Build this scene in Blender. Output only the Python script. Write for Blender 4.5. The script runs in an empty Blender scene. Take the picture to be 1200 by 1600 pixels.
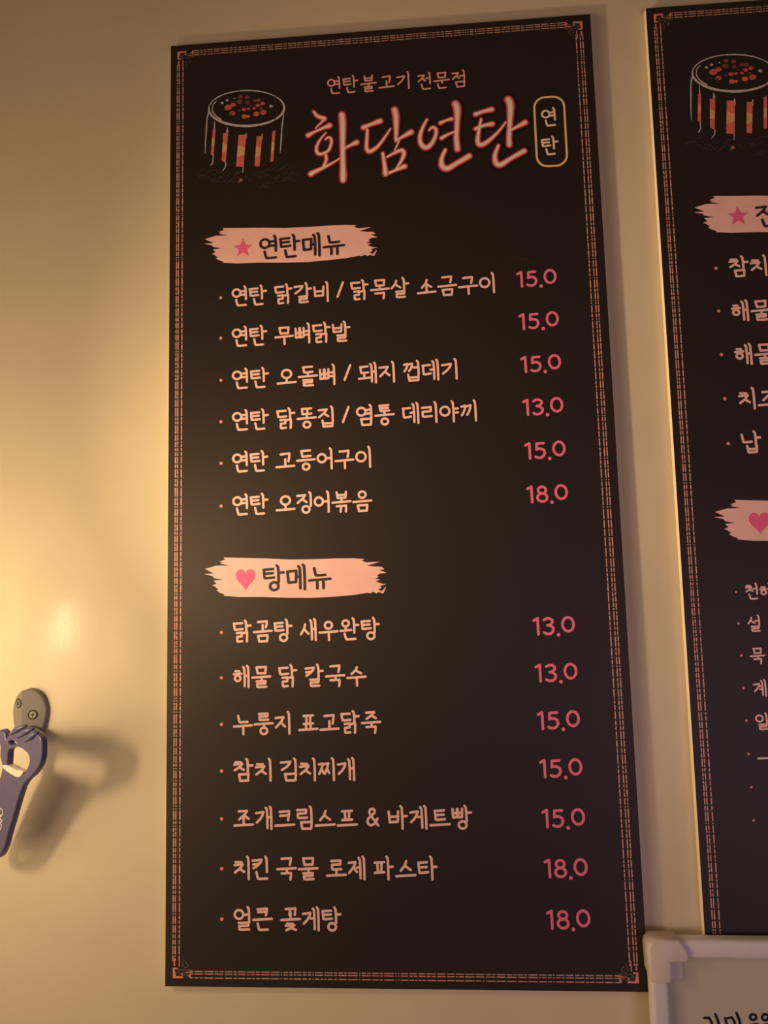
import bpy, bmesh, math, random
from mathutils import Vector, Matrix
from mathutils.geometry import tessellate_polygon

random.seed(7)
scn = bpy.context.scene
COL = scn.collection

# ------------------------------------------------------------------ camera
# wall coordinates: x right along the wall, b = metres below the top of the left menu board,
# d = metres behind the boards' front faces.  World: X = x, Y = d - T, Z = TOP - b
T = 0.010            # board thickness
TOP = 2.0
FPX = 1075.906
CAM = (0.35095618, 0.78272107, -0.9073015)
ROT = ((0.9974914378, 0.0254298982, 0.0660617265),
       (-0.0318895560, 0.9946115480, 0.0986454494),
       (-0.0631972124, -0.1005046703, 0.9929274513))

def W(x, b, d=0.0):
    return Vector((x, d - T, TOP - b))

def wdir(v):
    return Vector((v[0], v[2], -v[1]))

cam_data = bpy.data.cameras.new('camera')
cam_data.sensor_fit = 'HORIZONTAL'
cam_data.sensor_width = 36.0
cam_data.lens = FPX * 36.0 / 1200.0
cam_data.clip_start = 0.02
cam = bpy.data.objects.new('camera', cam_data)
COL.objects.link(cam)
right, down, fwd = (wdir(r) for r in ROT)
m3 = Matrix((right, -down, -fwd)).transposed()
cam.matrix_world = Matrix.Translation(W(*CAM)) @ m3.to_4x4()
scn.camera = cam

def at(px, py, d=0.0):
    """point of the photograph -> (x, b) on the plane d metres behind the board fronts"""
    q = ((px - 600) / FPX, (py - 800) / FPX, 1.0)
    v = [sum(ROT[i][j] * q[i] for i in range(3)) for j in range(3)]
    k = (d - CAM[2]) / v[2]
    return CAM[0] + k * v[0], CAM[1] + k * v[1]

def ray(px, py):
    q = ((px - 600) / FPX, (py - 800) / FPX, 1.0)
    v = [sum(ROT[i][j] * q[i] for i in range(3)) for j in range(3)]
    return W(*CAM), wdir(v).normalized()

# ------------------------------------------------------------------ light and exposure
scn.view_settings.view_transform = 'Standard'
scn.view_settings.look = 'None'
scn.view_settings.gamma = 1.0
scn.view_settings.use_curve_mapping = False
scn.view_settings.exposure = 0.0

world = bpy.data.worlds.new('room_glow')
scn.world = world
world.use_nodes = True
bg = world.node_tree.nodes['Background']
bg.inputs['Color'].default_value = (1.0, 0.61, 0.40, 1)
bg.inputs['Strength'].default_value = 0.125

def lamp_area(name, x, b, off, sx, sy, energy, col, target, spread=180):
    l = bpy.data.lights.new(name, 'AREA')
    l.shape = 'RECTANGLE'
    l.size, l.size_y = sx, sy
    l.energy = energy
    l.color = col
    l.spread = math.radians(spread)
    o = bpy.data.objects.new(name, l)
    COL.objects.link(o)
    o.location = Vector((x, -off, TOP - b))
    dirv = (Vector(target) - o.location).normalized()
    z = -dirv
    xax = Vector((0, 0, 1)).cross(z).normalized()
    yax = z.cross(xax)
    o.rotation_euler = Matrix((xax, yax, z)).transposed().to_euler()
    return o

WARM = (1.0, 0.70, 0.37)
PALE = (1.0, 0.80, 0.50)
AIM = (-0.15, 0.0, TOP - 0.85)
# a cluster of upright filament tubes in a shade hangs just past the left edge of the view
lamp_area('filament_tube', -0.346, 0.852, 0.365, 0.015, 0.080, 0.95, WARM, AIM)
lamp_area('filament_tube', -0.374, 0.895, 0.365, 0.009, 0.110, 0.24, PALE, AIM)
lamp_area('filament_tube', -0.316, 0.862, 0.365, 0.008, 0.170, 0.16, PALE, AIM)
lamp_area('filament_tube', -0.242, 0.885, 0.365, 0.012, 0.100, 0.10, PALE, AIM)
lamp_area('filament_tube', -0.452, 0.820, 0.365, 0.014, 0.200, 0.24, PALE, AIM)
# the open side of the shade throws light along the wall to the right
lamp_area('shade_opening', -0.285, 0.810, 0.365, 0.040, 0.12, 0.22, WARM, (0.80, -0.03, TOP - 0.76), 70)
lamp_area('shade_opening', -0.285, 0.810, 0.365, 0.040, 0.12, 1.22, WARM, (0.80, -0.03, TOP - 0.27), 88)
# added light from the far left, evens out brightness along the wall
lamp_area('added_far_light', -1.600, 0.800, 0.950, 0.70, 0.70, 1.9, WARM, (0.70, -0.03, TOP - 0.74), 70)

# added warm fill, in front and to the left, lifts the opener's shadow
lamp_area('added_warm_fill', -0.95, 1.25, 1.05, 0.6, 0.6, 4.6, WARM, (0.0, 0.0, TOP - 1.1))
# added violet fill, low on the right, tints the shadows there mauve
lamp_area('added_violet_fill', 1.30, 1.25, 1.30, 0.5, 0.3, 2.6, (0.75, 0.55, 1.0), (0.7, 0.0, TOP - 1.0))

# ------------------------------------------------------------------ materials
def lin(c):
    return tuple((v / 12.92 if v <= 0.04045 else ((v + 0.055) / 1.055) ** 2.4) for v in c)

def mat(name, rgb, rough=0.5, spec=0.5, metal=0.0, noise=0.0, scale=60.0, bump=0.0, bscale=400.0, coat=0.0, tint=(1, 1, 1)):
    m = bpy.data.materials.new(name)
    m.use_nodes = True
    nt = m.node_tree
    p = nt.nodes['Principled BSDF']
    c = lin([v / 255.0 for v in rgb])
    p.inputs['Base Color'].default_value = (*c, 1)
    p.inputs['Roughness'].default_value = rough
    p.inputs['Specular IOR Level'].default_value = spec
    p.inputs['Metallic'].default_value = metal
    p.inputs['Coat Weight'].default_value = coat
    p.inputs['Specular Tint'].default_value = (*tint, 1)
    tc = nt.nodes.new('ShaderNodeTexCoord')
    n = nt.nodes.new('ShaderNodeTexNoise')
    n.inputs['Scale'].default_value = scale
    n.inputs['Detail'].default_value = 4
    nt.links.new(tc.outputs['Object'], n.inputs['Vector'])
    r = nt.nodes.new('ShaderNodeValToRGB')
    r.color_ramp.elements[0].color = (*[v * (1 - noise) for v in c], 1)
    r.color_ramp.elements[1].color = (*[min(1, v * (1 + noise)) for v in c], 1)
    r.color_ramp.elements[0].position = 0.3
    r.color_ramp.elements[1].position = 0.7
    nt.links.new(n.outputs['Fac'], r.inputs['Fac'])
    nt.links.new(r.outputs['Color'], p.inputs['Base Color'])
    if bump:
        n2 = nt.nodes.new('ShaderNodeTexNoise')
        n2.inputs['Scale'].default_value = bscale
        n2.inputs['Detail'].default_value = 3
        nt.links.new(tc.outputs['Object'], n2.inputs['Vector'])
        b = nt.nodes.new('ShaderNodeBump')
        b.inputs['Strength'].default_value = bump
        b.inputs['Distance'].default_value = 0.001
        nt.links.new(n2.outputs['Fac'], b.inputs['Height'])
        nt.links.new(b.outputs['Normal'], p.inputs['Normal'])
    return m

BR, BS = 0.57, 0.8       # gloss of the printed laminate
M_WALL = mat('painted_wall', (222, 208, 178), 0.15, 0.06, noise=0.03, scale=9, bump=0.08, bscale=420)
M_BOARD = mat('black_print', (13, 6, 6), BR, BS, noise=0.05, scale=30, bump=0.02, bscale=900, tint=(1.0, .84, .74))
M_CORE = mat('foam_core', (240, 228, 212), 0.7, 0.2, noise=0.03)
M_TEXT = mat('salmon_ink', (252, 203, 193), BR, BS, noise=0.02)
M_PRICE = mat('rose_ink', (252, 122, 160), BR, BS, noise=0.02)
M_DOT = mat('bullet_ink', (245, 150, 150), BR, BS, noise=0.02)
M_BRUSH = mat('peach_brush_ink', (250, 198, 192), BR, BS, noise=0.05, scale=40)
M_HEAD = mat('dark_heading_ink', (30, 16, 14), BR, BS)
M_STAR = mat('pink_star_ink', (246, 100, 150), BR, BS)
M_GLOW = mat('glow_edge_ink', (100, 22, 24), BR, BS)
M_MID = mat('glow_red_ink', (245, 112, 112), BR, BS)
M_NEON = mat('glow_core_ink', (255, 228, 218), BR, BS)
M_SUB = mat('dusty_pink_ink', (248, 176, 168), BR, BS)
M_SEAL = mat('seal_yellow_ink', (250, 220, 140), BR, BS)
M_SEALT = mat('seal_cream_ink', (255, 228, 196), BR, BS)
M_DASH = mat('border_ink', (222, 160, 138), BR, BS, noise=0.25, scale=90)
M_CORNER = mat('corner_copper_ink', (240, 150, 124), BR, BS, noise=0.1)
M_LEAF = mat('leaf_grey_ink', (96, 80, 70), BR, BS, noise=0.1)
M_RIM = mat('sketch_white_ink', (200, 192, 196), BR, BS, noise=0.15, scale=120)
M_SKETCH = mat('sketch_grey_ink', (62, 50, 46), BR, BS, noise=0.2, scale=90)
M_FLAME = mat('flame_red_ink', (228, 112, 94), BR, BS, noise=0.1)
M_AMBER = mat('flame_amber_ink', (238, 170, 120), BR, BS, noise=0.1)
M_EMBER = mat('ember_ink', (206, 92, 88), BR, BS, noise=0.2, scale=200)
M_EMBERD = mat('ember_dark_ink', (120, 62, 60), BR, BS, noise=0.2, scale=200)
M_EMBERO = mat('ember_orange_ink', (224, 112, 52), BR, BS, noise=0.2, scale=200)
M_PLATE = mat('grey_plastic', (128, 124, 118), 0.5, 0.4, noise=0.04)
M_SCREW = mat('screw_steel', (190, 180, 160), 0.35, 0.5, metal=0.8, noise=0.05)
M_SLOT = mat('screw_slot', (60, 52, 44), 0.7, 0.2)
M_BLUE = mat('blue_plastic', (94, 90, 122), 0.3, 0.5, noise=0.03)
M_STEEL = mat('bright_steel', (250, 240, 220), 0.3, 0.6, metal=0.3, noise=0.03)
M_LOGO = mat('white_logo_ink', (225, 215, 210), 0.5, 0.4)
M_FRAME = mat('white_plastic', (226, 218, 216), 0.42, 0.45, noise=0.02)
M_CAP = mat('ivory_plastic', (226, 214, 198), 0.45, 0.45, noise=0.02)
M_WB = mat('whiteboard_face', (204, 198, 172), 0.35, 0.45, noise=0.03, scale=8)
M_MARK = mat('black_marker', (28, 20, 16), 0.5, 0.3)

# ------------------------------------------------------------------ object helpers
def link(name, me, material, parent=None, loc=None):
    o = bpy.data.objects.new(name, me)
    COL.objects.link(o)
    for mm in (material if isinstance(material, (list, tuple)) else [material]):
        me.materials.append(mm)
    if parent is not None:
        o.parent = parent
    if loc is not None:
        o.location = loc
    return o

def from_bm(name, bm, material, parent=None, loc=None, smooth=False):
    me = bpy.data.meshes.new(name)
    bmesh.ops.recalc_face_normals(bm, faces=bm.faces) if smooth == 'recalc' else None
    bm.to_mesh(me)
    bm.free()
    if smooth:
        for p in me.polygons:
            p.use_smooth = True
    return link(name, me, material, parent, loc)

def thing(name, label, cat, loc=(0, 0, 0), rot=(0, 0, 0), group=None):
    o = bpy.data.objects.new(name, None)
    COL.objects.link(o)
    o.empty_display_size = 0.05
    o.location = loc
    o.rotation_euler = rot
    o['label'] = label
    o['category'] = cat
    if group:
        o['group'] = group
    return o

def box(bm, x0, x1, y0, y1, z0, z1, bev=0.0, seg=2):
    r = bmesh.ops.create_cube(bm, size=1.0)
    vs = r['verts']
    for v in vs:
        v.co = Vector(((x0 + x1) / 2 + v.co.x * (x1 - x0), (y0 + y1) / 2 + v.co.y * (y1 - y0), (z0 + z1) / 2 + v.co.z * (z1 - z0)))
    if bev:
        es = list({e for v in vs for e in v.link_edges})
        bmesh.ops.bevel(bm, geom=es, offset=bev, segments=seg, affect='EDGES', profile=0.5)

class Ink:
    """flat printed shapes in board coordinates (x right, b down), lifted a hair off the board face"""
    def __init__(self, lift=0.0002):
        self.bm = bmesh.new()
        self.y = -lift
    def step(self):
        self.y -= 1.5e-6
    def face(self, pts, mi=0):
        vs = [self.bm.verts.new((p[0], self.y, -p[1])) for p in pts]
        f = self.bm.faces.new(vs)
        f.normal_update()
        if f.normal.y > 0:
            f.normal_flip()
        f.material_index = mi
    def poly(self, pts, mi=0):
        v3 = [Vector((p[0], -p[1], 0)) for p in pts]
        for t in tessellate_polygon([v3]):
            self.face([pts[i] for i in t], mi)
        self.step()
    def disc(self, c, r, n=12, ry=None, mi=0, ang=0.0):
        ry = r if ry is None else ry
        ca, sa = math.cos(ang), math.sin(ang)
        pts = []
        for k in range(n):
            a = 2 * math.pi * k / n
            u, v = r * math.cos(a), ry * math.sin(a)
            pts.append((c[0] + u * ca - v * sa, c[1] + u * sa + v * ca))
        self.face(pts, mi)
        self.step()
    def stroke(self, pts, mi=0, caps=True):
        """pts = (x, b, width); round joints"""
        for i in range(len(pts)):
            if caps or 0 < i < len(pts) - 1:
                self.disc(pts[i], pts[i][2] / 2, 12, mi=mi)
            if i:
                a, c = pts[i - 1], pts[i]
                dx, db = c[0] - a[0], c[1] - a[1]
                L = math.hypot(dx, db)
                if L < 1e-7:
                    continue
                nx, nb = -db / L, dx / L
                self.face([(a[0] + nx * a[2] / 2, a[1] + nb * a[2] / 2), (c[0] + nx * c[2] / 2, c[1] + nb * c[2] / 2),
                           (c[0] - nx * c[2] / 2, c[1] - nb * c[2] / 2), (a[0] - nx * a[2] / 2, a[1] - nb * a[2] / 2)], mi)
                self.step()
    def build(self, name, material, parent):
        return from_bm(name, self.bm, material, parent)

def smooth_path(pts, n=6):
    """Catmull-Rom through (x, y, w) points"""
    out = []
    P = [pts[0]] + list(pts) + [pts[-1]]
    for i in range(1, len(P) - 2):
        p0, p1, p2, p3 = P[i - 1], P[i], P[i + 1], P[i + 2]
        for k in range(n):
            t = k / n
            out.append(tuple(0.5 * ((2 * p1[j]) + (-p0[j] + p2[j]) * t + (2 * p0[j] - 5 * p1[j] + 4 * p2[j] - p3[j]) * t * t
                       + (-p0[j] + 3 * p1[j] - 3 * p2[j] + p3[j]) * t ** 3) for j in range(3)))
    out.append(tuple(pts[-1]))
    return out

# ------------------------------------------------------------------ the lettering: jamo strokes composed into syllables
LEAD = 'ㄱㄲㄴㄷㄸㄹㅁㅂㅃㅅㅆㅇㅈㅉㅊㅋㅌㅍㅎ'
VOW = 'ㅏㅐㅑㅒㅓㅔㅕㅖㅗㅘㅙㅚㅛㅜㅝㅞㅟㅠㅡㅢㅣ'
TAIL = ' ㄱㄲㄳㄴㄵㄶㄷㄹㄺㄻㄼㄽㄾㄿㅀㅁㅂㅄㅅㅆㅇㅈㅊㅋㅌㅍㅎ'
DOUBLE = {'ㄲ': 'ㄱ', 'ㄸ': 'ㄷ', 'ㅃ': 'ㅂ', 'ㅆ': 'ㅅ', 'ㅉ': 'ㅈ'}

def jamo(j, kind):
    """strokes in a unit box; kind: V beside a vowel, H above a vowel, F final"""
    if j in DOUBLE:
        s = jamo(DOUBLE[j], kind)
        w = 0.46
        return [[(x * w, y) for x, y in p] for p in s] + [[(1 - w + x * w, y - 0.02) for x, y in p] for p in s]
    if j == 'ㄺ':
        return [[(x * 0.52, y) for x, y in p] for p in jamo('ㄹ', 'F')] + [[(0.62 + x * 0.42, y * 1.0 - 0.02) for x, y in p] for p in jamo('ㄱ', 'F')]
    if j == 'ㄱ':
        if kind == 'V':
            return [[(0, .1), (.92, 0), (.8, .32), (.5, .68), (.08, 1)]]
        if kind == 'H':
            return [[(0, .1), (.95, 0), (.93, .4), (.84, 1)]]
        return [[(0, .08), (.92, 0), (.93, .4), (.86, 1.02)]]
    if j == 'ㄴ':
        return [[(0, 0), (.06, .5), (.14, .93), (.3, .98), (1, .92)]]
    if j == 'ㄷ':
        return [[(0, .06), (.95, 0)], [(.05, .06), (.06, .5), (.12, .97), (.3, 1), (1, .92)]]
    if j == 'ㄹ':
        return [[(0, .05), (.92, 0), (.9, .42), (.05, .48), (.08, .95), (.25, 1), (1, .95)]]
    if j == 'ㅁ':
        return [[(0, .05), (.12, 1)], [(0, .05), (1, 0), (.94, .97)], [(.12, 1), (.94, .97)]]
    if j == 'ㅂ':
        return [[(0, 0), (.1, 1)], [(1, -.02), (.94, .96)], [(.06, .5), (.97, .46)], [(.1, 1), (.94, .96)]]
    if j == 'ㅅ':
        return [[(.56, 0), (.42, .45), (0, 1)], [(.42, .45), (.7, .72), (1, .94)]]
    if j == 'ㅇ':
        return ['O']
    if j == 'ㅈ':
        return [[(0, .07), (.85, 0), (.62, .42), (.04, 1)], [(.55, .52), (1, .92)]]
    if j == 'ㅊ':
        return [[(.12, 0), (.72, .02)], [(0, .3), (.85, .22), (.6, .58), (.04, 1)], [(.52, .64), (1, .94)]]
    if j == 'ㅋ':
        return jamo('ㄱ', kind) + ([[(.06, .56), (.62, .48)]] if kind == 'V' else [[(.05, .52), (.88, .46)]])
    if j == 'ㅌ':
        return [[(0, .06), (.92, 0)], [(.05, .5), (.88, .45)], [(.02, .06), (.06, .6), (.1, .98), (.3, 1), (1, .93)]]
    if j == 'ㅍ':
        return [[(0, .06), (1, 0)], [(.28, .06), (.32, .95)], [(.72, .05), (.68, .93)], [(0, 1), (1, .94)]]
    if j == 'ㅎ':
        return [[(.2, 0), (.72, .02)], [(0, .3), (1, .26)], 'o']
    return []

def fit(strokes, x0, x1, y0, y1, jw=0):
    out = []
    for s in strokes:
        if s in ('O', 'o'):
            cx = (x0 + x1) / 2
            if s == 'O':
                cy = (y0 + y1) / 2
                r = min((x1 - x0), (y1 - y0) * 1.15) / 2
                ry = min(r, (y1 - y0) / 2 * 1.05)
            else:
                cy = y0 + (y1 - y0) * 0.72
                ry = (y1 - y0) * 0.27
                r = min((x1 - x0) * 0.38, ry * 1.25)
            out.append([(cx + r * math.sin(2 * math.pi * k / 20), cy - ry * math.cos(2 * math.pi * k / 20)) for k in range(21)])
        else:
            out.append([(x0 + x * (x1 - x0), y0 + y * (y1 - y0)) for x, y in s])
    return out

def vert(x, y0, y1):
    return [(x - .055, y0), (x - .005, y0 + .07), (x + .01, (y0 + y1) / 2), (x + .012, y1)]

def syllable(ch):
    i = ord(ch) - 0xAC00
    L, V, F = LEAD[i // 588], VOW[(i % 588) // 28], TAIL[i % 28]
    cl = F != ' '
    S = []
    if V in 'ㅏㅑㅓㅕㅣㅐㅔㅖ':
        iy = (.17, .51) if cl else (.26, .69)
        vy = (.04, .66) if cl else (.04, .95)
        if F == 'ㄺ':
            iy = (.15, .43); vy = (.04, .58)
        ym = (iy[0] + iy[1]) / 2
        if V in 'ㅏㅑ':
            S += fit(jamo(L, 'V'), 0, .40, *iy)
            S.append(vert(.56, *vy))
            for yy in ([ym - .02] if V == 'ㅏ' else [ym - .09, ym + .09]):
                S.append([(.57, yy), (.76, yy - .012)])
            fx, adv = (.20, .60), .91
        elif V == 'ㅣ':
            S += fit(jamo(L, 'V'), 0, .42, *iy)
            S.append(vert(.60, *vy))
            fx, adv = (.16, .62), .79
        elif V in 'ㅓㅕ':
            S += fit(jamo(L, 'V'), 0, .37, *iy)
            S.append(vert(.61, *vy))
            for yy in ([ym] if V == 'ㅓ' else [ym - .08, ym + .09]):
                S.append([(.40 if V == 'ㅓ' else .37, yy + .012), (.61, yy)])
            fx, adv = (.17, .62), .80
        else:
            S += fit(jamo(L, 'V'), 0, .34, *iy)
            S.append(vert(.475, vy[0] + .05, vy[1] - .04))
            S.append(vert(.645, *vy))
            if V == 'ㅐ':
                S.append([(.48, ym), (.65, ym - .01)])
            elif V == 'ㅔ':
                S.append([(.33, ym + .01), (.48, ym)])
            else:
                S.append([(.33, ym - .08), (.48, ym - .09)])
                S.append([(.33, ym + .09), (.48, ym + .08)])
            fx, adv = (.18, .66), .83
        if cl:
            S += fit(jamo(F, 'F'), fx[0] - (.06 if F == 'ㄺ' else 0), fx[1], .56 if F == 'ㄺ' else .67, .95)
    elif V in 'ㅗㅛㅜㅠㅡ':
        if cl:
            iy = (.10, .37); bar = .53; fy = (.70, .96)
            if V in 'ㅗㅛ':
                iy = (.09, .35)
        elif V in 'ㅗㅛ':
            iy = (.20, .56); bar = .79
        elif V in 'ㅜㅠ':
            iy = (.18, .46); bar = .61
        else:
            iy = (.22, .60); bar = .80
        S += fit(jamo(L, 'H'), .19, .61, *iy)
        S.append([(.0, bar + .022), (.80, bar - .022)])
        if V == 'ㅗ':
            S.append([(.40, iy[1] - (.1 if L in 'ㅅㅈㅊㄱㅋㄲ' else 0.0)), (.40, bar)])
        if V == 'ㅛ':
            S += [[(.30, iy[1]), (.30, bar)], [(.50, iy[1]), (.50, bar)]]
        if V == 'ㅜ':
            S.append([(.41, bar), (.42, .67 if cl else .96)])
        if V == 'ㅠ':
            S += [[(.30, bar), (.30, .93)], [(.53, bar), (.54, .93)]]
        if cl:
            S += fit(jamo(F, 'F'), .19, .62, *fy)
        adv = .935
    else:  # ㅘ ㅙ
        iy = (.13, .38) if cl else (.20, .50)
        bar = .56 if cl else .74
        vy = (.04, .66) if cl else (.04, .96)
        S += fit(jamo(L, 'H'), .06, .40, *iy)
        S.append([(.23, iy[1]), (.23, bar)])
        S.append([(0, bar + .02), (.47, bar - .02)])
        if V == 'ㅘ':
            S.append(vert(.60, *vy))
            S.append([(.60, .34), (.79, .33)])
            adv = .94
        else:
            S.append(vert(.55, vy[0] + .06, vy[1] - .05))
            S.append(vert(.72, *vy))
            S.append([(.55, .46), (.72, .45)])
            adv = .90
        if cl:
            S += fit(jamo(F, 'F'), .18, .66, .70, .95)
    return S, adv

def arc(cx, cy, rx, ry, a0, a1, n=14):
    return [(cx + rx * math.cos(math.radians(a0 + (a1 - a0) * k / n)), cy + ry * math.sin(math.radians(a0 + (a1 - a0) * k / n))) for k in range(n + 1)]

def glyph(ch):
    if ch == ' ':
        return [], .27
    if ch == '/':
        return [[(.26, .10), (.0, .78)]], .36
    if ch == '&':
        return [[(.50, .82), (.16, .36), (.14, .24), (.20, .15), (.30, .14), (.37, .22), (.34, .32), (.08, .55), (.05, .68), (.10, .78), (.22, .82), (.36, .74), (.48, .54)]], .68
    return syllable(ch)

def lay_text(ink, text, x0, x1, bc, em, sw, track=0.0):
    """one line of lettering from x0 to x1 (ink edges), centred on bc"""
    items, x = [], 0.0
    for c in text:
        S, a = glyph(c)
        for s in S:
            items.append([(x + p[0], p[1]) for p in s])
        x += a + track
    lo = min(p[0] for s in items for p in s) - sw / 2
    hi = max(p[0] for s in items for p in s) + sw / 2
    if x1 is None:
        kx = em
    else:
        kx = (x1 - x0) / (hi - lo)
    for s in items:
        ink.stroke([(x0 + (p[0] - lo) * kx, bc + (p[1] - .5) * em, sw * em) for p in s])

DIG = {
    '1': [[(.06, .14), (.26, .02), (.27, .98)]],
    '5': [[(.50, .04), (.14, .06), (.12, .42), (.22, .38), (.36, .38), (.50, .48), (.54, .66), (.48, .84), (.34, .95), (.18, .95), (.06, .88)]],
    '3': [[(.08, .12), (.22, .03), (.38, .04), (.50, .14), (.50, .28), (.40, .40), (.24, .44), (.42, .48), (.54, .62), (.52, .80), (.40, .94), (.22, .97), (.06, .88)]],
    '8': [arc(.30, .25, .20, .21, -90, 270, 20), arc(.30, .71, .25, .25, -90, 270, 20)],
    '0': [arc(.33, .46, .28, .42, -90, 270, 24)],
}
def lay_price(ink, s, x0, bc, ex, ey):
    x = x0
    sw = .0034
    for c in s:
        if c == '.':
            ink.disc((x + .10 * ex, bc + .52 * ey), .0024, 14)
            x += .27 * ex
            continue
        dy = -.05 if c == '0' else 0.0
        for st in DIG[c]:
            ink.stroke([(x + p[0] * ex, bc + (p[1] - .5 + dy) * ey, sw) for p in st])
        x += {'1': .50, '0': .7}.get(c, .68) * ex

# ------------------------------------------------------------------ the wall
bm = bmesh.new()
box(bm, -2.2, 2.6, 0.0, 0.12, 0.0, 2.8)
wall = from_bm('wall_back', bm, M_WALL)
wall['kind'] = 'structure'

# ------------------------------------------------------------------ menu board builders (all in the board's own coordinates)
BW, BH = 0.600, 1.2857

def make_panel(root):
    bm = bmesh.new()
    box(bm, 0, BW, 0, T - .0005, -BH, 0)
    bm.faces.ensure_lookup_table()
    for f in bm.faces:
        f.material_index = 0 if f.normal.y < -0.5 else 1
    me = bpy.data.meshes.new('panel')
    bm.to_mesh(me)
    bm.free()
    link('panel', me, [M_BOARD, M_CORE], root)

def make_border(root, rnd):
    ink = Ink()
    w = 0.0015
    def run(length, start, put, offs):
        s = start
        while s < length - start:
            k = rnd.random()
            L = rnd.uniform(.0075, .0125) if k < .6 else (rnd.uniform(.0035, .006) if k < .85 else .0018)
            L = min(L, length - start - s)
            for o in offs:
                if rnd.random() < .25 and L > .006:
                    h = L * rnd.uniform(.3, .7)
                    put(s, s + h - .0007, o)
                    put(s + h + .0007, s + L, o)
                else:
                    put(s, s + L, o)
            s += L + .0016
    def rect(x0, x1, b0, b1):
        ink.face([(x0, b0), (x1, b0), (x1, b1), (x0, b1)])
    run(BH, .030, lambda a, b, o: rect(o - w / 2, o + w / 2, a, b), (.0100, .0129, .0182))
    run(BH, .030, lambda a, b, o: rect(BW - o - w / 2, BW - o + w / 2, a, b), (.0120, .0155, .0210))
    w2 = .0012
    run(BW, .032, lambda a, b, o: rect(a, b, o - w2 / 2, o + w2 / 2), (.0102, .0134, .0170))
    run(BW, .032, lambda a, b, o: rect(a, b, BH - o - w2 / 2, BH - o + w2 / 2), (.0105, .0152, .0182))
    ink.build('border', M_DASH, root)

def make_corner(root, fx, fb):
    """copper bracket with grey leaves; fx, fb map local (u, v) into the corner"""
    ink = Ink(.0003)
    P = lambda pts: [(fx(u), fb(v)) for u, v in pts]
    o = .0100
    ink.poly(P([(o, o), (o + .0135, o), (o + .0125, o + .0022), (o + .0040, o + .0026), (o + .0034, o + .0050), (o + .0018, o + .0130), (o, o + .0120)]), 0)
    ink.poly(P([(o + .0108, o), (o + .0128, o), (o + .0128, o + .0062), (o + .0108, o + .0062)]), 0)
    ink.poly(P([(o, o + .0108), (o + .0062, o + .0108), (o + .0062, o + .0126), (o, o + .0126)]), 0)
    ink.poly(P([(o + .0185, o + .0035), (o + .0240, o - .0004), (o + .0225, o + .0060)]), 0)
    ink.poly(P([(o + .0006, o + .0155), (o + .0032, o + .0145), (o + .0018, o + .0245)]), 0)
    ink.stroke([(fx(.0182), fb(.0240), .0012), (fx(.0182), fb(.0350), .0012)], 0)
    ink.stroke([(fx(.0240), fb(.0170), .0010), (fx(.0340), fb(.0170), .0010)], 0)
    for a, c in (((.016, .018), (.022, .013)), ((.022, .013), (.028, .016)), ((.018, .020), (.026, .021)), ((.024, .022), (.031, .026)),
                 ((.022, .024), (.023, .034)), ((.027, .029), (.030, .024)), ((.026, .020), (.033, .019)), ((.030, .021), (.036, .020)),
                 ((.014, .016), (.018, .022)), ((.031, .014), (.024, .018))):
        ink.stroke([(fx(a[0]), fb(a[1]), .0016), (fx((a[0] + c[0]) / 2 + .0008), fb((a[1] + c[1]) / 2 - .0008), .0012), (fx(c[0]), fb(c[1]), .0005)], 1)
    ink.build('corner_ornament', [M_CORNER, M_LEAF], root)

G0 = at(300, 120)
def gp(x, y):
    """grill sketch units -> board coordinates"""
    return at(300 + x / 7.06, 120 + y / 7.06)
GS = .0009 / 7.06

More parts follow.
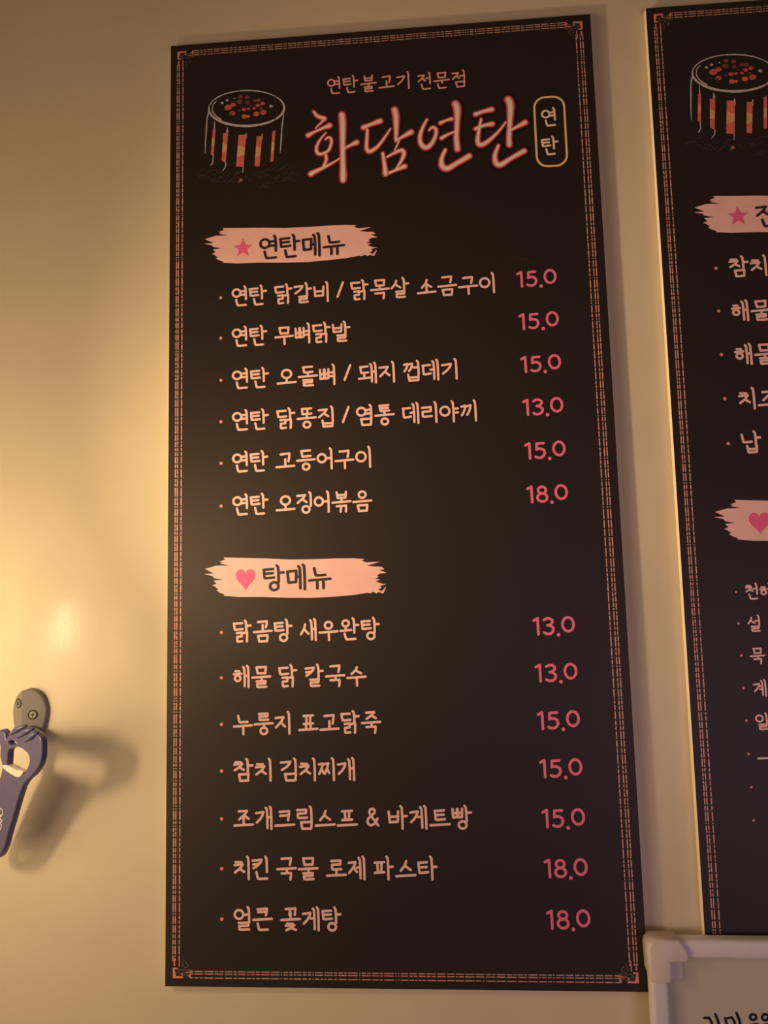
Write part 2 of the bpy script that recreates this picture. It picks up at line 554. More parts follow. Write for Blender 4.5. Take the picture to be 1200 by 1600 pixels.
def make_grill(root):
    base, ground = Ink(.0003), Ink(.00025)
    rnd = random.Random(3)
    # scratched ground and side lines
    for k in range(70):
        x = rnd.uniform(40, 1120)
        y = 1000 + 190 * math.sqrt(max(0, 1 - ((x - 580) / 620) ** 2)) * rnd.uniform(.2, 1.1)
        a = rnd.uniform(-.9, -.2) if rnd.random() < .7 else rnd.uniform(.1, .8)
        L = rnd.uniform(30, 120)
        p, q = gp(x, y), gp(x + L * math.cos(a), y + L * math.sin(a))
        ground.stroke([(*p, 7 * GS), (*q, 3 * GS)])
    for pts in ([(182, 395, 14), (165, 480, 12), (160, 570, 16), (150, 720, 12), (146, 850, 6)], [(1012, 415, 10), (992, 560, 14), (985, 700, 16), (972, 835, 6)],
                [(250, 490, 8), (248, 575, 14)], [(390, 560, 8), (388, 610, 22)], [(235, 870, 12), (232, 940, 10), (212, 975, 12)], [(375, 955, 12), (368, 1000, 10), (330, 1050, 6)],
                [(565, 1000, 10), (560, 1060, 6)], [(595, 630, 14), (600, 680, 6)], [(775, 635, 12), (775, 690, 8)]):
        base.stroke([(*gp(x, y), w * GS) for x, y, w in pts], 0)
    for pts in ([(470, 1115, 12), (360, 1200, 6)], [(970, 1090, 9), (890, 1180, 6)], [(1060, 965, 8), (930, 1050, 5)], [(840, 1205, 10), (740, 1225, 6)]):
        ground.stroke([(*gp(x, y), w * GS) for x, y, w in pts])
    p = base.build('grill_drawing', M_RIM, root)
    ground.build('ground_scratches', M_SKETCH, p)
    # rim
    ink = Ink(.0004)
    def ell(a, k=1.0, dx=0):
        t = math.radians(a)
        return (603 + dx + 415 * k * math.cos(t), 350 + 195 * k * math.sin(t) - 6 * math.cos(t))
    for a0, a1, w0, w1 in ((-38, -2, 12, 24), (2, 38, 26, 24), (43, 70, 22, 26), (73, 96, 28, 32), (98, 118, 26, 28), (119, 146, 30, 28),
                           (149, 186, 26, 16), (190, 232, 12, 14), (234, 258, 14, 12), (260, 290, 12, 16), (292, 320, 14, 10)):
        n = 10
        ink.stroke([(*gp(*ell(a0 + (a1 - a0) * i / n)), (w0 + (w1 - w0) * i / n) * GS) for i in range(n + 1)])
    ink.stroke([(*gp(*ell(138 + 70 * i / 12, .91, 0)), (16 - i * .6) * GS) for i in range(13)])
    ink.build('grill_rim', M_RIM, p)
    for q in ([(232, 575), (262, 572), (240, 870), (208, 860)], [(345, 622), (400, 622), (372, 955), (328, 925)], [(515, 642), (598, 640), (570, 995), (487, 990)],
              [(715, 655), (775, 655), (745, 990), (690, 985)], [(888, 605), (920, 590), (900, 930), (865, 945)]):
        ink = Ink(.0004)
        lerp = lambda a, c, t: (a[0] + (c[0] - a[0]) * t, a[1] + (c[1] - a[1]) * t)
        tl, tr, br, bl = q
        edge = [(0, 0, 0), (.33, .40, 1), (.72, .62, 0)]
        for i, (tL, tR, mi) in enumerate(edge):
            nL, nR = (edge[i + 1][0], edge[i + 1][1]) if i < 2 else (1, 1)
            A, B, C_, D = lerp(tl, bl, tL), lerp(tr, br, tR), lerp(tr, br, nR), lerp(tl, bl, nL)
            ink.face([gp(*A), gp(*B), gp(*C_), gp(*D)], mi)
        ink.build('flame_slot', [M_FLAME, M_AMBER], p)
    for k, (x, y, r, mi) in enumerate(((535, 220, 28, 1), (610, 228, 28, 1), (525, 275, 34, 1), (615, 285, 26, 1), (455, 312, 32, 0), (400, 340, 44, 0), (385, 345, 26, 0),
                        (690, 265, 22, 1), (735, 262, 30, 1), (780, 298, 26, 0), (725, 318, 26, 0), (576, 362, 26, 0), (625, 355, 20, 0), (686, 350, 20, 0), (765, 352, 20, 1),
                        (445, 405, 34, 0), (435, 412, 18, 1), (580, 440, 32, 2), (620, 440, 22, 2), (712, 412, 34, 2), (790, 395, 38, 0), (525, 375, 16, 1), (650, 320, 14, 1),
                        (540, 1140, 22, 0), (520, 1160, 16, 1))):
        ink = Ink(.0003 + k * .000012)
        ink.disc(gp(x, y), r * GS * 1.0, 12, r * GS * .8)
        ink.build('ember', (M_EMBER, M_EMBERD, M_EMBERO)[mi], p)
    for x, y, r in ((335, 290, 18), (388, 262, 18), (468, 240, 10), (875, 325, 24), (890, 320, 12), (392, 604, 14)):
        ink = Ink(.0004)
        ink.disc(gp(x, y), r * GS, 10, r * GS * .7)
        ink.build('ash_fleck', M_RIM, p)

BRUSH = [(155, 68), (250, 68), (420, 66), (560, 68), (700, 62), (850, 52), (950, 48), (1022, 50), (1005, 60), (1035, 70), (1118, 62), (1078, 76), (1036, 88), (1088, 92),
         (1128, 92), (1146, 106), (1112, 110), (1158, 127), (1118, 132), (1098, 146), (1112, 152), (1086, 162), (1118, 168), (1092, 178), (1124, 190), (1156, 194), (1116, 204),
         (1128, 214), (1106, 226), (1128, 236), (1150, 210), (1154, 214), (1136, 249), (1108, 240), (1096, 250), (1076, 240), (1058, 250), (1040, 247), (960, 262), (850, 275), (700, 288),
         (560, 292), (400, 292), (250, 297), (155, 293), (162, 286), (130, 275), (112, 262), (126, 258), (102, 240), (86, 236), (112, 224), (94, 206),
         (152, 199), (96, 191), (88, 180), (36, 169), (98, 165), (42, 140), (112, 118), (192, 115), (134, 105), (152, 97), (130, 95), (166, 80)]
BR0 = at(310 + 38 / 4.138, 340 + 169 / 4.138)

def make_banner(root, org, star, text, tx0, tx1, tb, mark):
    """torn-edged brush stroke with a mark and a heading"""
    ink = Ink(.0003)
    pts = []
    for x, y in BRUSH:
        a, b = at(310 + x / 4.138, 340 + y / 4.138)
        pts.append((a - BR0[0] + org[0], b - BR0[1] + org[1]))
    ink.poly(pts)
    p = ink.build('brush_stroke', M_BRUSH, root)
    ink = Ink(.0006)
    cx, cb = star
    if mark == 'star':
        r = .0140
        pts = []
        for k in range(10):
            rr = r if k % 2 == 0 else r * .42
            a = -math.pi / 2 + k * math.pi / 5
            pts.append((cx + rr * math.cos(a), cb + rr * math.sin(a)))
        ink.poly(pts)
    else:
        pts = []
        for k in range(48):
            t = 2 * math.pi * k / 48
            hx = 16 * math.sin(t) ** 3
            hy = 13 * math.cos(t) - 5 * math.cos(2 * t) - 2 * math.cos(3 * t) - math.cos(4 * t)
            pts.append((cx + hx * .0131 / 16, cb - hy * .0142 / 14.5 - .001))
        ink.poly(pts)
    ink.build(mark, M_STAR, p)
    ink = Ink(.0006)
    lay_text(ink, text, tx0, tx1, tb, .0355, .098)
    ink.build('heading_text', M_HEAD, p)

def board_base(root, seed):
    rnd = random.Random(seed)
    make_panel(root)
    make_border(root, rnd)
    make_corner(root, lambda u: u, lambda v: v)
    make_corner(root, lambda u: BW - .0015 - u, lambda v: v)
    make_corner(root, lambda u: u, lambda v: BH - v)
    make_corner(root, lambda u: BW - .0015 - u, lambda v: BH - v)
    make_grill(root)

def text_part(root, text, x0, x1, bc, em=.0300, sw=.104, m=None, name='menu_text', track=0.0):
    ink = Ink()
    lay_text(ink, text, x0, x1, bc, em, sw, track)
    return ink.build(name, m or M_TEXT, root)

def dot_part(root, x, b, r=.0022):
    ink = Ink()
    ink.disc((x, b), r, 14)
    return ink.build('bullet', M_DOT, root)

# ------------------------------------------------------------------ left menu board
b1 = thing('menu_board', 'whole tall black menu board in the middle, with all its rows and pink prices', 'menu board', W(0, 0, 0), group='black menu boards on the wall')
board_base(b1, 11)

text_part(b1, '연탄불고기', at(511, 132)[0], at(640, 132)[0], (at(575, 130)[1]), .0275, .088, M_SUB, 'subtitle_text', .03)
text_part(b1, '전문점', at(652, 126)[0], at(727, 126)[0], at(690, 125)[1], .0270, .088, M_SUB, 'subtitle_text', .03)

TITLE3 = [  # sketch units, 6 per photo pixel
    [(122, 148, 26), (150, 185, 34), (190, 205, 38), (226, 214, 34), (200, 245, 22), (140, 305, 14)],
    [(70, 372, 46), (120, 345, 28), (200, 308, 28), (270, 280, 50)],
    [(238, 345, 14), (185, 410, 22), (148, 485, 30), (160, 540, 32), (205, 545, 30), (258, 515, 28), (285, 455, 28), (284, 405, 28), (258, 392, 24), (232, 412, 18)],
    [(236, 560, 30), (240, 605, 30), (215, 660, 24)],
    [(95, 735, 48), (130, 715, 42), (215, 675, 30), (300, 630, 22), (368, 588, 16)],
    [(385, 180, 58), (393, 250, 60), (394, 450, 50), (396, 650, 50), (398, 740, 58), (398, 790, 54)],
    [(405, 500, 24), (470, 465, 30), (525, 440, 46)],
    [(590, 300, 48), (650, 275, 34), (745, 240, 48)],
    [(625, 322, 26), (620, 420, 32), (618, 495, 36), (645, 525, 40), (720, 480, 32), (790, 390, 24), (842, 312, 16)],
    [(880, 135, 58), (893, 200, 56), (895, 320, 42), (893, 425, 30)],
    [(895, 425, 22), (960, 385, 32), (1035, 345, 50)],
    [(920, 430, 20), (880, 520, 14)],
    [(770, 545, 32), (785, 640, 36), (795, 735, 48)],
    [(810, 578, 20), (870, 545, 28), (945, 515, 38), (968, 550, 38), (940, 620, 30), (895, 688, 18)],
    [(828, 728, 26), (900, 697, 28), (975, 665, 44)]]
TITLE4 = [  # 4.615 per photo pixel
    [(125, 222, 18), (95, 280, 24), (76, 340, 30), (82, 395, 34), (118, 424, 36), (160, 395, 30), (188, 335, 26), (190, 292, 26), (165, 278, 22), (140, 300, 14)],
    [(222, 247, 28), (265, 228, 20), (302, 218, 28)],
    [(230, 356, 28), (275, 330, 20), (328, 308, 14)],
    [(330, 110, 48), (343, 150, 48), (342, 250, 36), (337, 350, 36), (345, 435, 40)],
    [(258, 440, 24), (232, 500, 30), (234, 555, 40), (272, 575, 40), (340, 538, 34), (430, 485, 38)],
    [(475, 185, 34), (530, 165, 26), (592, 150, 36)],
    [(515, 220, 18), (500, 300, 24), (490, 380, 32), (517, 405, 36), (570, 375, 28), (640, 310, 20), (692, 242, 14)],
    [(475, 290, 28), (530, 268, 24), (595, 255, 34)],
    [(710, 80, 48), (725, 120, 48), (722, 250, 36), (716, 350, 34), (718, 405, 38)],
    [(735, 297, 18), (785, 270, 26), (832, 245, 38)],
    [(640, 410, 22), (615, 480, 30), (622, 535, 38), (657, 548, 38), (730, 503, 30), (825, 450, 36)]]
PXM = .00112
strokes = [[(*at(470 + x / 6, 150 + y / 6), w / 6 * PXM) for x, y, w in smooth_path(s)] for s in TITLE3] + \
          [[(*at(640 + x / 4.615, 140 + y / 4.615), w / 4.615 * PXM) for x, y, w in smooth_path(s)] for s in TITLE4]
ink = Ink(.00025)
for s in strokes:
    ink.stroke([(x, b, w * 1.0 + .0030) for x, b, w in s])
tt = ink.build('title_text', M_GLOW, b1)
ink = Ink(.0006)
for s in strokes:
    ink.stroke([(x, b, w * .95 + .0002) for x, b, w in s])
ink.build('red_glow_line', M_MID, tt)
ink = Ink(.0009)
for s in strokes:
    ink.stroke([(x, b, max(.0011, w * .56 - .0002)) for x, b, w in s])
ink.build('pale_core_line', M_NEON, tt)

# seal
x0, y0 = at(640 + 895 / 4.615, 140 + 60 / 4.615)
x1, y1 = at(640 + 1138 / 4.615, 140 + 548 / 4.615)
y0 = (y0 + at(640 + 1125 / 4.615, 140 + 48 / 4.615)[1]) / 2
y1 = (y1 + at(640 + 900 / 4.615, 140 + 556 / 4.615)[1]) / 2
r = .015
ring = []
for cx, cy, a0 in ((x1 - r, y0 + r, -90), (x1 - r, y1 - r, 0), (x0 + r, y1 - r, 90), (x0 + r, y0 + r, 180)):
    ring += arc(cx, cy, r, r, a0, a0 + 90, 8)
ring.append(ring[0])
ink = Ink()
ink.stroke([(p[0], p[1], .0029) for p in ring])
seal = ink.build('seal_outline', M_SEAL, b1)
xm = (x0 + x1) / 2
for ch, (py0, py1) in (('연', (125, 272)), ('탄', (330, 480))):
    ca = at(640 + 1005 / 4.615, 140 + (py0 + py1) / 2 / 4.615)
    ink = Ink()
    wid = .0200 if ch == '연' else .0240
    lay_text(ink, ch, ca[0] - .0108, ca[0] - .0108 + wid, ca[1], .0285, .10)
    ink.build('seal_text', M_SEALT, seal)

make_banner(b1, BR0, at(310 + 288 / 4.138, 340 + 200 / 4.138), '연탄메뉴', at(405, 388)[0], at(539, 380)[0], at(470, 384)[1], 'star')
o2 = at(319.5, 860 + 147 / 4)
make_banner(b1, o2, at(310 + 295 / 4, 860 + 178 / 4), '탕메뉴', at(410, 905)[0], at(518, 900)[0], at(464, 902)[1], 'heart')

ROWS = [('연탄 닭갈비 / 닭목살 소금구이', 462, (773, 440), '15.0', (806, 437)),
        ('연탄 무뼈닭발', 525, (548, 520), '15.0', (808, 503)),
        ('연탄 오돌뼈 / 돼지 껍데기', 591, (715, 578), '15.0', (811, 570)),
        ('연탄 닭똥집 / 염통 데리야끼', 656, (745, 642), '13.0', (814, 637)),
        ('연탄 고등어구이', 721, (580, 716), '15.0', (817, 705)),
        ('연탄 오징어볶음', 788, (582, 783), '18.0', (820, 773)),
        ('닭곰탕 새우완탕', 986, (594, 984), '13.0', (830, 979)),
        ('해물 닭 칼국수', 1057, (573, 1053), '13.0', (834, 1052)),
        ('누룽지 표고닭죽', 1130, (596, 1128), '15.0', (838, 1126)),
        ('참치 김치찌개', 1203, (555, 1201), '15.0', (842, 1201)),
        ('조개크림스프 & 바게트빵', 1278, (738, 1278), '15.0', (846, 1279)),
        ('치킨 국물 로제 파스타', 1356, (684, 1355), '18.0', (850, 1357)),
        ('얼큰 꽃게탕', 1435, (534, 1435), '18.0', (855, 1437))]
for text, y, end, price, pp in ROWS:
    b = at(392, y)[1]
    dot_part(b1, .0733, b + .001)
    text_part(b1, text, .0885, at(*end)[0], b)
    ink = Ink()
    lay_price(ink, price, .4812, at(*pp)[1], .0252, .0212)
    ink.build('price', M_PRICE, b1)
# a fine curved scratch
ink = Ink(.0001)
ink.stroke([(*at(802, 400), .0003), (*at(816, 404), .0005), (*at(833, 412), .0003)])
ink.build('scratch', M_SKETCH, b1)

# ------------------------------------------------------------------ right menu board, cut by the edge of the view
TILT = 0.0048
b2 = thing('menu_board', 'black menu board cut off at the right edge, only its left strip showing', 'menu board',
           W(.6764, -.0023, 0), (0, TILT, 0), group='black menu boards on the wall')
board_base(b2, 23)

def loc2(px, py):
    a, b = at(px, py)
    dx, db = a - .6764, b + .0023
    c, s = math.cos(TILT), math.sin(TILT)
    return dx * c - db * s, dx * s + db * c
def brush_org(px, py):
    return loc2(px, py)
make_banner(b2, brush_org(1088, 331), loc2(1156, 337), '전', loc2(1183, 335)[0], loc2(1183, 335)[0] + .029, loc2(1195, 335)[1], 'star')
def banner_plain(root, org, heart):
    ink = Ink(.0003)
    pts = []
    for x, y in BRUSH:
        a, b = at(310 + x / 4.138, 340 + y / 4.138)
        pts.append((a - BR0[0] + org[0], b - BR0[1] + org[1]))
    ink.poly(pts)
    p = ink.build('brush_stroke', M_BRUSH, root)
    ink = Ink(.0006)
    pts = []
    for k in range(48):
        t = 2 * math.pi * k / 48
        hx = 16 * math.sin(t) ** 3
        hy = 13 * math.cos(t) - 5 * math.cos(2 * t) - 2 * math.cos(3 * t) - math.cos(4 * t)
        pts.append((heart[0] + hx * .0131 / 16, heart[1] - hy * .0142 / 14.5 - .001))
    ink.poly(pts)
    ink.build('heart', M_STAR, p)
banner_plain(b2, brush_org(1125, 807), loc2(1195, 815))

for text, (lx, ly), (dx, dy) in (('참치', (1143, 416), (1123, 418)), ('해물', (1147, 485), (1128, 485)), ('해물', (1153, 553), (1133, 553)),
                                 ('치즈', (1160, 622), (1139, 622)), ('납', (1165, 690), (1145, 692))):
    l, d = loc2(lx, ly), loc2(dx, dy)
    ink = Ink()
    lay_text(ink, text, l[0], None, l[1], .0300, .104)
    ink.build('menu_text', M_TEXT, b2)
    dot_part(b2, *d)
for text, (lx, ly), (dx, dy) in (('천하', (1174, 923), (1160, 924)), ('설', (1178, 973), (1164, 973)), ('묵', (1182, 1023), (1169, 1023)),
                                 ('계', (1188, 1074), (1173, 1074)), ('일', (1192, 1126), (1178, 1125))):
    l, d = loc2(lx, ly), loc2(dx, dy)
    ink = Ink()
    lay_text(ink, text, l[0], None, l[1], .0215, .100)
    ink.build('menu_text', M_TEXT, b2)
    dot_part(b2, *d, r=.0015)
for dx, dy in ((1182, 1177), (1187, 1229), (1191, 1281)):
    dot_part(b2, *loc2(dx, dy), r=.0015)
ink = Ink()
p = loc2(1197, 1184)
ink.stroke([(p[0], p[1], .0022), (p[0] + .016, p[1] - .0006, .0022)])
ink.build('menu_text', M_TEXT, b2)

# ------------------------------------------------------------------ white framed board in front, lower right
WX, WB_, WD = .5955, 1.2145, -.001
wb = thing('whiteboard', 'white framed whiteboard with black handwriting, below the right menu board', 'whiteboard', W(WX, WB_, WD), (0, .004, 0))
WW, WH = .42, .34
bm = bmesh.new()
box(bm, .008, WW - .008, -.010, -.001, -WH + .008, -.008)
from_bm('writing_surface', bm, M_WB, wb)
RW = .0215
for name, (x0, x1, z0, z1) in (('rail', (.030, WW - .030, -RW - .002, -.0025)), ('rail', (.030, WW - .030, -WH + .0025, -WH + RW + .002)),
                               ('rail', (.0025, RW + .002, -WH + .030, -.030)), ('rail', (WW - RW - .002, WW - .0025, -WH + .030, -.030))):
    bm = bmesh.new()
    box(bm, x0, x1, -.0185, 0, z0, z1, .005, 4)
    from_bm('frame_rail', bm, M_FRAME, wb, smooth=True)
def cap(sx, sz):
    bm = bmesh.new()
    # rounded L-shaped corner cover: outline extruded
    o = [(.000, .012), (.0012, .006), (.006, .0012), (.012, 0), (.037, 0), (.046, .011), (.0475, .0185), (.046, .0255), (.0270, .0265), (.0262, .048), (.0230, .0495), (.004, .0495), (.0008, .040)]
    X = (lambda u: u) if sx > 0 else (lambda u: WW - u)
    Z = (lambda v: -v) if sz > 0 else (lambda v: -WH + v)
    vs = [bm.verts.new((X(u), 0, Z(v))) for u, v in o]
    f = bm.faces.new(vs)
    f.normal_update()
    if f.normal.y < 0:
        f.normal_flip()
    ex = bmesh.ops.extrude_face_region(bm, geom=[f])
    top = [e for e in ex['geom'] if isinstance(e, bmesh.types.BMVert)]
    bmesh.ops.translate(bm, verts=top, vec=(0, -.0225, 0))
    bmesh.ops.recalc_face_normals(bm, faces=bm.faces)
    te = [e for e in bm.edges if all(abs(v.co.y + .0225) < 1e-6 for v in e.verts)]
    bmesh.ops.bevel(bm, geom=te, offset=.0035, segments=3, affect='EDGES', profile=.5)
    from_bm('corner_cap', bm, M_CAP, wb, smooth=True)
    # flat inner tab of the cap
for sx in (1, -1):
    for sz in (1, -1):
        cap(sx, sz)
bm = bmesh.new()
box(bm, .0225, .0425, -.0125, -.009, -.0490, -.0240, .0008, 1)
from_bm('cap_tab', bm, M_CAP, wb)
def wl(px, py):
    a, b = at(px, py, WD - .0102)
    return a - WX, b - WB_
ink = Ink(.0104)
S_ = [[(1101, 1590, 3.2), (1108, 1590, 3.6), (1112, 1596, 3.4), (1114, 1606, 3), (1112, 1622, 2)],
      [(1118, 1584, 3.2), (1122, 1594, 3.6), (1127, 1612, 3.2), (1129, 1624, 2)],
      [(1133, 1590, 3), (1136, 1600, 3.4), (1138, 1614, 3)], [(1134, 1591, 2.4), (1144, 1589, 3), (1148, 1596, 3.2), (1150, 1612, 3)], [(1138, 1613, 3), (1150, 1611, 3)],
      [(1151, 1582, 3.2), (1155, 1592, 3.6), (1160, 1610, 3.2), (1162, 1622, 2)],
      [(1177 + 5 * math.sin(k * .5236), 1588.5 - 4.5 * math.cos(k * .5236), 3.2) for k in range(13)], [(1172, 1601, 3), (1184, 1599, 3)], [(1178, 1600, 3), (1179, 1612, 2.6)],
      [(1196 + 5 * math.sin(k * .5236), 1588.5 - 4.8 * math.cos(k * .5236), 3.2) for k in range(13)], [(1191, 1601, 3), (1204, 1599, 3)]]
for s in S_:
    ink.stroke([(*wl(x, y), w * .00085) for x, y, w in s])
ink.build('handwriting', M_MARK, wb)

# ------------------------------------------------------------------ bottle opener on its wall holder
def on_wall(px, py, e):
    """photo pixel -> world point e metres in front of the wall"""
    o, d = ray(px, py)
    k = (-e - o.y) / d.y
    return o + d * k

hc = on_wall(47.5, 1113, .004)
hook = thing('opener_holder', 'grey oval wall plate with two cross-head screws above the blue bottle opener', 'wall holder', (hc.x, 0, hc.z - .04))
loc0 = Vector((hc.x, 0, hc.z - .04))
# egg-shaped plate of two flat facets that meet in an upright ridge left of the middle
RX, RZT, RZB, XR = .0235, .0315, .046, -.0062
bm = bmesh.new()
def front(x):
    return -(.0138 - (XR - x) * .45) if x < XR else -(.0138 - (x - XR) * .25)
def egg(t):
    x, z = math.sin(t), math.cos(t)
    return x * RX * (1 - (.18 * (-z) if z < 0 else 0)), z * (RZT if z > 0 else RZB) + .04
pts = [egg(2 * math.pi * (i + .5) / 64) for i in range(64)]
rim = []
for k in range(64):
    a, b = pts[k], pts[(k + 1) % 64]
    rim.append(a)
    if (a[0] - XR) * (b[0] - XR) < 0:
        t = (XR - a[0]) / (b[0] - a[0])
        rim.append((XR, a[1] + t * (b[1] - a[1])))
fv = [bm.verts.new((x, front(x), z)) for x, z in rim]
bv = [bm.verts.new((x, 0, z)) for x, z in rim]
n = len(rim)
for k in range(n):
    bm.faces.new((fv[k], fv[(k + 1) % n], bv[(k + 1) % n], bv[k]))
bm.faces.new(bv)
bm.faces.new([v for v in fv if v.co.x <= XR + 1e-7])
bm.faces.new([v for v in fv if v.co.x >= XR - 1e-7])
bmesh.ops.recalc_face_normals(bm, faces=bm.faces)
re_ = [e for e in bm.edges if e.verts[0] in set(fv) and e.verts[1] in set(fv) and not (abs(e.verts[0].co.x - XR) < 1e-6 and abs(e.verts[1].co.x - XR) < 1e-6)]
bmesh.ops.bevel(bm, geom=re_, offset=.0016, segments=2, affect='EDGES', profile=.5)
from_bm('back_plate', bm, M_PLATE, hook)
for px, py, m_, ang in ((30.5, 1098.5, M_PLATE, .7), (52, 1116.5, M_SCREW, .1)):
    c = on_wall(px, py, .0095) - loc0
    c.y = front(c.x)
    tilt = Matrix.Rotation(-math.atan(.45) if c.x < XR else math.atan(.25), 4, 'Z')
    base_m = Matrix.Translation(c) @ tilt @ Matrix.Rotation(math.pi / 2, 4, 'X')
    bm = bmesh.new()
    bmesh.ops.create_cone(bm, cap_ends=True, segments=28, radius1=.0050, radius2=.0042, depth=.0024, matrix=base_m)
    s = from_bm('screw', bm, m_, hook)
    bm = bmesh.new()
    for a in (ang, ang + math.pi / 2):
        r_ = bmesh.ops.create_cube(bm, size=1.0)
        for v in r_['verts']:
            v.co = Vector((v.co.x * .0056, v.co.y * .0005, v.co.z * .0012))
            v.co = Matrix.Translation(c) @ tilt @ Matrix.Rotation(a, 4, 'Y') @ (v.co) + tilt @ Vector((0, -.0012, 0))
    from_bm('cross_slot', bm, M_SLOT, s)
    bm = bmesh.new()
    ra, rb = [], []
    for k in range(28):
        t = 2 * math.pi * k / 28
        for lst, r, y in ((ra, .0050, -.0002), (rb, .0064, -.0002)):
            lst.append(bm.verts.new(Matrix.Translation(c) @ tilt @ Vector((r * math.cos(t), y, r * math.sin(t)))))
    for k in range(28):
        bm.faces.new((ra[k], ra[(k + 1) % 28], rb[(k + 1) % 28], rb[k]))
    from_bm('screw_recess', bm, M_SLOT, s)
# arm reaching out from the plate to carry the opener's ring
def tube(bm, pts, rad, n=14):
    prev = None
    rs = []
    for i, p in enumerate(pts):
        d = (pts[min(i + 1, len(pts) - 1)] - pts[max(i - 1, 0)]).normalized()
        u = d.cross(Vector((0, 0, 1)))
        u = u.normalized() if u.length > 1e-4 else Vector((1, 0, 0))
        v = d.cross(u)
        rs.append([bm.verts.new(p + (u * math.cos(2 * math.pi * k / n) + v * math.sin(2 * math.pi * k / n)) * rad[i]) for k in range(n)])
    for a, b in zip(rs, rs[1:]):
        for k in range(n):
            bm.faces.new((a[k], a[(k + 1) % n], b[(k + 1) % n], b[k]))
    bm.faces.new(rs[0])
    bm.faces.new(rs[-1])
    bmesh.ops.recalc_face_normals(bm, faces=bm.faces)
bm = bmesh.new()
pts = [on_wall(*p) - loc0 for p in ((50, 1146, .006), (50, 1148, .020), (48, 1152, .036), (46, 1155, .054))]
tube(bm, pts, [.012, .009, .008, .008])
from_bm('arm', bm, M_PLATE, hook, smooth=True)

# the opener: a flat body turned a little towards the left, built in its own plane
A = on_wall(6, 1165, .046)
B = on_wall(70, 1165, .092)
Cc = on_wall(0, 1335, .040)
ux = (B - A).normalized()
nrm = ux.cross(Cc - A).normalized()
if nrm.y > 0:
    nrm = -nrm
uz = -(nrm.cross(ux)).normalized()
if uz.z < 0:
    uz = -uz
uy = -nrm                                        # local y points away from the viewer
basis = Matrix((ux, uz, ux.cross(uz))).transposed()    # columns
org = Cc.copy()
opener = thing('bottle_opener', 'blue plastic bottle opener with a ring head and white logo, hanging at the left edge', 'bottle opener', org)
opener.matrix_world = Matrix.Translation(org) @ basis.to_4x4()

def op(px, py):
    o, d = ray(px, py)
    k = (A - o).dot(nrm) / d.dot(nrm)
    q = o + d * k - org
    return q.dot(ux), q.dot(uz)

def grow(lp, k):
    n = len(lp)
    area = sum(lp[i][0] * lp[(i + 1) % n][1] - lp[(i + 1) % n][0] * lp[i][1] for i in range(n))
    s = 1 if area > 0 else -1
    out = []
    for i in range(n):
        a, b = lp[i - 1], lp[(i + 1) % n]
        d = Vector((b[0] - a[0], b[1] - a[1])).normalized()
        out.append((lp[i][0] + s * d.y * k, lp[i][1] - s * d.x * k))
    return out

def closed_smooth(lp, n=5):
    m = len(lp)
    out = []
    for i in range(m):
        p0, p1, p2, p3 = lp[i - 1], lp[i], lp[(i + 1) % m], lp[(i + 2) % m]
        for k in range(n):
            t = k / n
            out.append(tuple(0.5 * (2 * p1[j] + (p2[j] - p0[j]) * t + (2 * p0[j] - 5 * p1[j] + 4 * p2[j] - p3[j]) * t * t
                             + (3 * p1[j] - p0[j] - 3 * p2[j] + p3[j]) * t ** 3) for j in range(2)))
    return out

def slab(name, loops, h, bev, material, parent, n=5):
    """thick plate with rounded rims; the first loop is the outline, the others are holes"""
    loops = [closed_smooth(l, n) for l in loops]
    bm = bmesh.new()
    prof = [(bev, -h), (bev * .3, -h + bev * .3), (0, -h + bev), (0, h - bev), (bev * .3, h - bev * .3), (bev, h)]
    caps = []
    layers = []
    for off, z in prof:
        lay = []
        for li, lp in enumerate(loops):
            q = grow(lp, -off if li == 0 else off * .3)
            lay.append([bm.verts.new((p[0], p[1], z)) for p in q])
        layers.append(lay)
    for a, b in zip(layers, layers[1:]):
        for la, lb in zip(a, b):
            m = len(la)
            for k in range(m):
                f = bm.faces.new((la[k], la[(k + 1) % m], lb[(k + 1) % m], lb[k]))
                f.smooth = True
    for lay in (layers[0], layers[-1]):
        flat = [v for l in lay for v in l]
        for t in tessellate_polygon([[v.co.copy() for v in l] for l in lay]):
            try:
                bm.faces.new([flat[k] for k in t])
            except ValueError:
                pass
    bmesh.ops.recalc_face_normals(bm, faces=bm.faces)
    return from_bm(name, bm, material, parent)

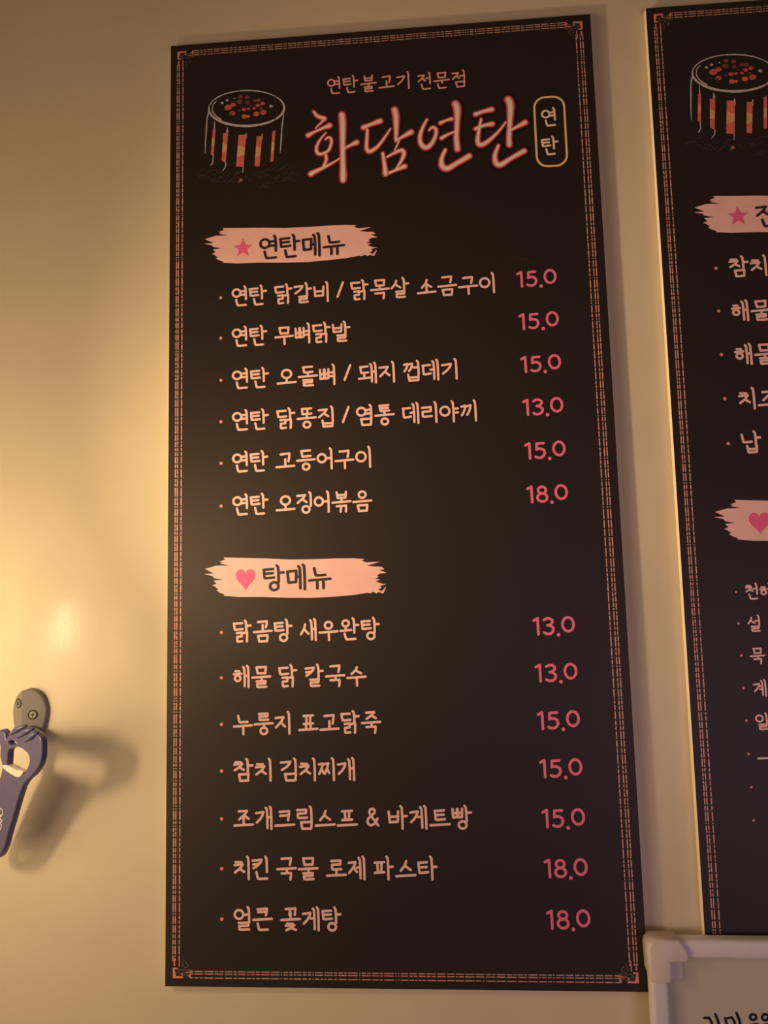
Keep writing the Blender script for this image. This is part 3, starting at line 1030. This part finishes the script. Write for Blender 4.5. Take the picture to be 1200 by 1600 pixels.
outer = [(0, 1145), (3, 1140), (8, 1139), (12.5, 1145), (14.5, 1155), (17.5, 1148), (24, 1139), (36, 1136), (50, 1137), (62, 1144), (69, 1153), (70, 1168), (69, 1186), (64, 1199), (56, 1210),
         (46, 1219), (40, 1228), (34, 1245), (29, 1262), (23, 1283), (17, 1303), (12, 1322), (6, 1335), (0, 1340), (-9, 1342), (-16, 1334), (-16, 1316), (-11, 1290), (-4, 1255), (2, 1225),
         (7, 1205), (8, 1195), (5, 1182), (5, 1172), (5, 1163), (1, 1156)]
hole = [(19, 1170.5), (33, 1166), (45.5, 1173), (51, 1181), (51, 1191), (46.5, 1202), (41, 1209), (32, 1211.5), (23, 1206), (16.5, 1197), (16.5, 1183)]
hole2 = [(18, 1158.5), (23, 1155.5), (32, 1160), (27, 1163), (20, 1162)]
hole3 = [(-7 + 5 * math.cos(k * math.pi / 4), 1326 + 5 * math.sin(k * math.pi / 4)) for k in range(8)]
inset = .0016
body = slab('opener_body', [[op(*p) for p in l] for l in (outer, hole, hole2, hole3)], .0044, .0020, M_BLUE, opener)
FZ = .0044 if (basis @ Vector((0, 0, 1))).dot(Vector((0, -1, 0))) > 0 else -.0044
sg = 1 if FZ > 0 else -1
# steel lip along the lower edge of the mouth
slab('steel_lip', [[op(*p) for p in ((11, 1193.5), (20, 1196), (31, 1202), (40.5, 1204), (39, 1210), (33, 1213), (24, 1209), (11, 1199.5))]], .0047, .0006, M_STEEL, opener)
# ribs gripping the holder at the top of the head
bm = bmesh.new()
for a, b_, c in (((22, 1146), (33, 1138), (46, 1133)), ((34, 1150), (46, 1142), (57, 1137)), ((46, 1156), (56, 1149), (64, 1143))):
    tube(bm, [Vector((*op(*p), sg * h)) for p, h in ((a, .0052), (b_, .0062), (c, .0040))], [.0016, .0034, .0018], 10)
from_bm('grip_rib', bm, M_BLUE, opener, smooth=True)
# white logo on the handle, running up the handle
bm = bmesh.new()
def logo_stroke(pts, w):
    for p, q in zip(pts, pts[1:]):
        a, c = Vector(op(*p)), Vector(op(*q))
        d = (c - a).normalized()
        n_ = Vector((-d.y, d.x)) * w / 2
        f = bm.faces.new([bm.verts.new((v.x, v.y, sg * .00455)) for v in (a + n_ - d * w / 3, c + n_ + d * w / 3, c - n_ + d * w / 3, a - n_ - d * w / 3)])
for s in ([(1, 1263), (5, 1261), (9, 1263), (10, 1269), (8, 1273), (4, 1270), (5, 1265)], [(8, 1273), (4, 1277), (9, 1280), (6, 1284), (2, 1279)],
          [(6, 1284), (8, 1288), (6, 1294), (2, 1292), (0, 1288)], [(4, 1276), (0, 1270)], [(0, 1294), (5, 1293)], [(-1, 1262), (0, 1268), (-2, 1276)]):
    logo_stroke(s, .0014)
from_bm('logo', bm, M_LOGO, opener)
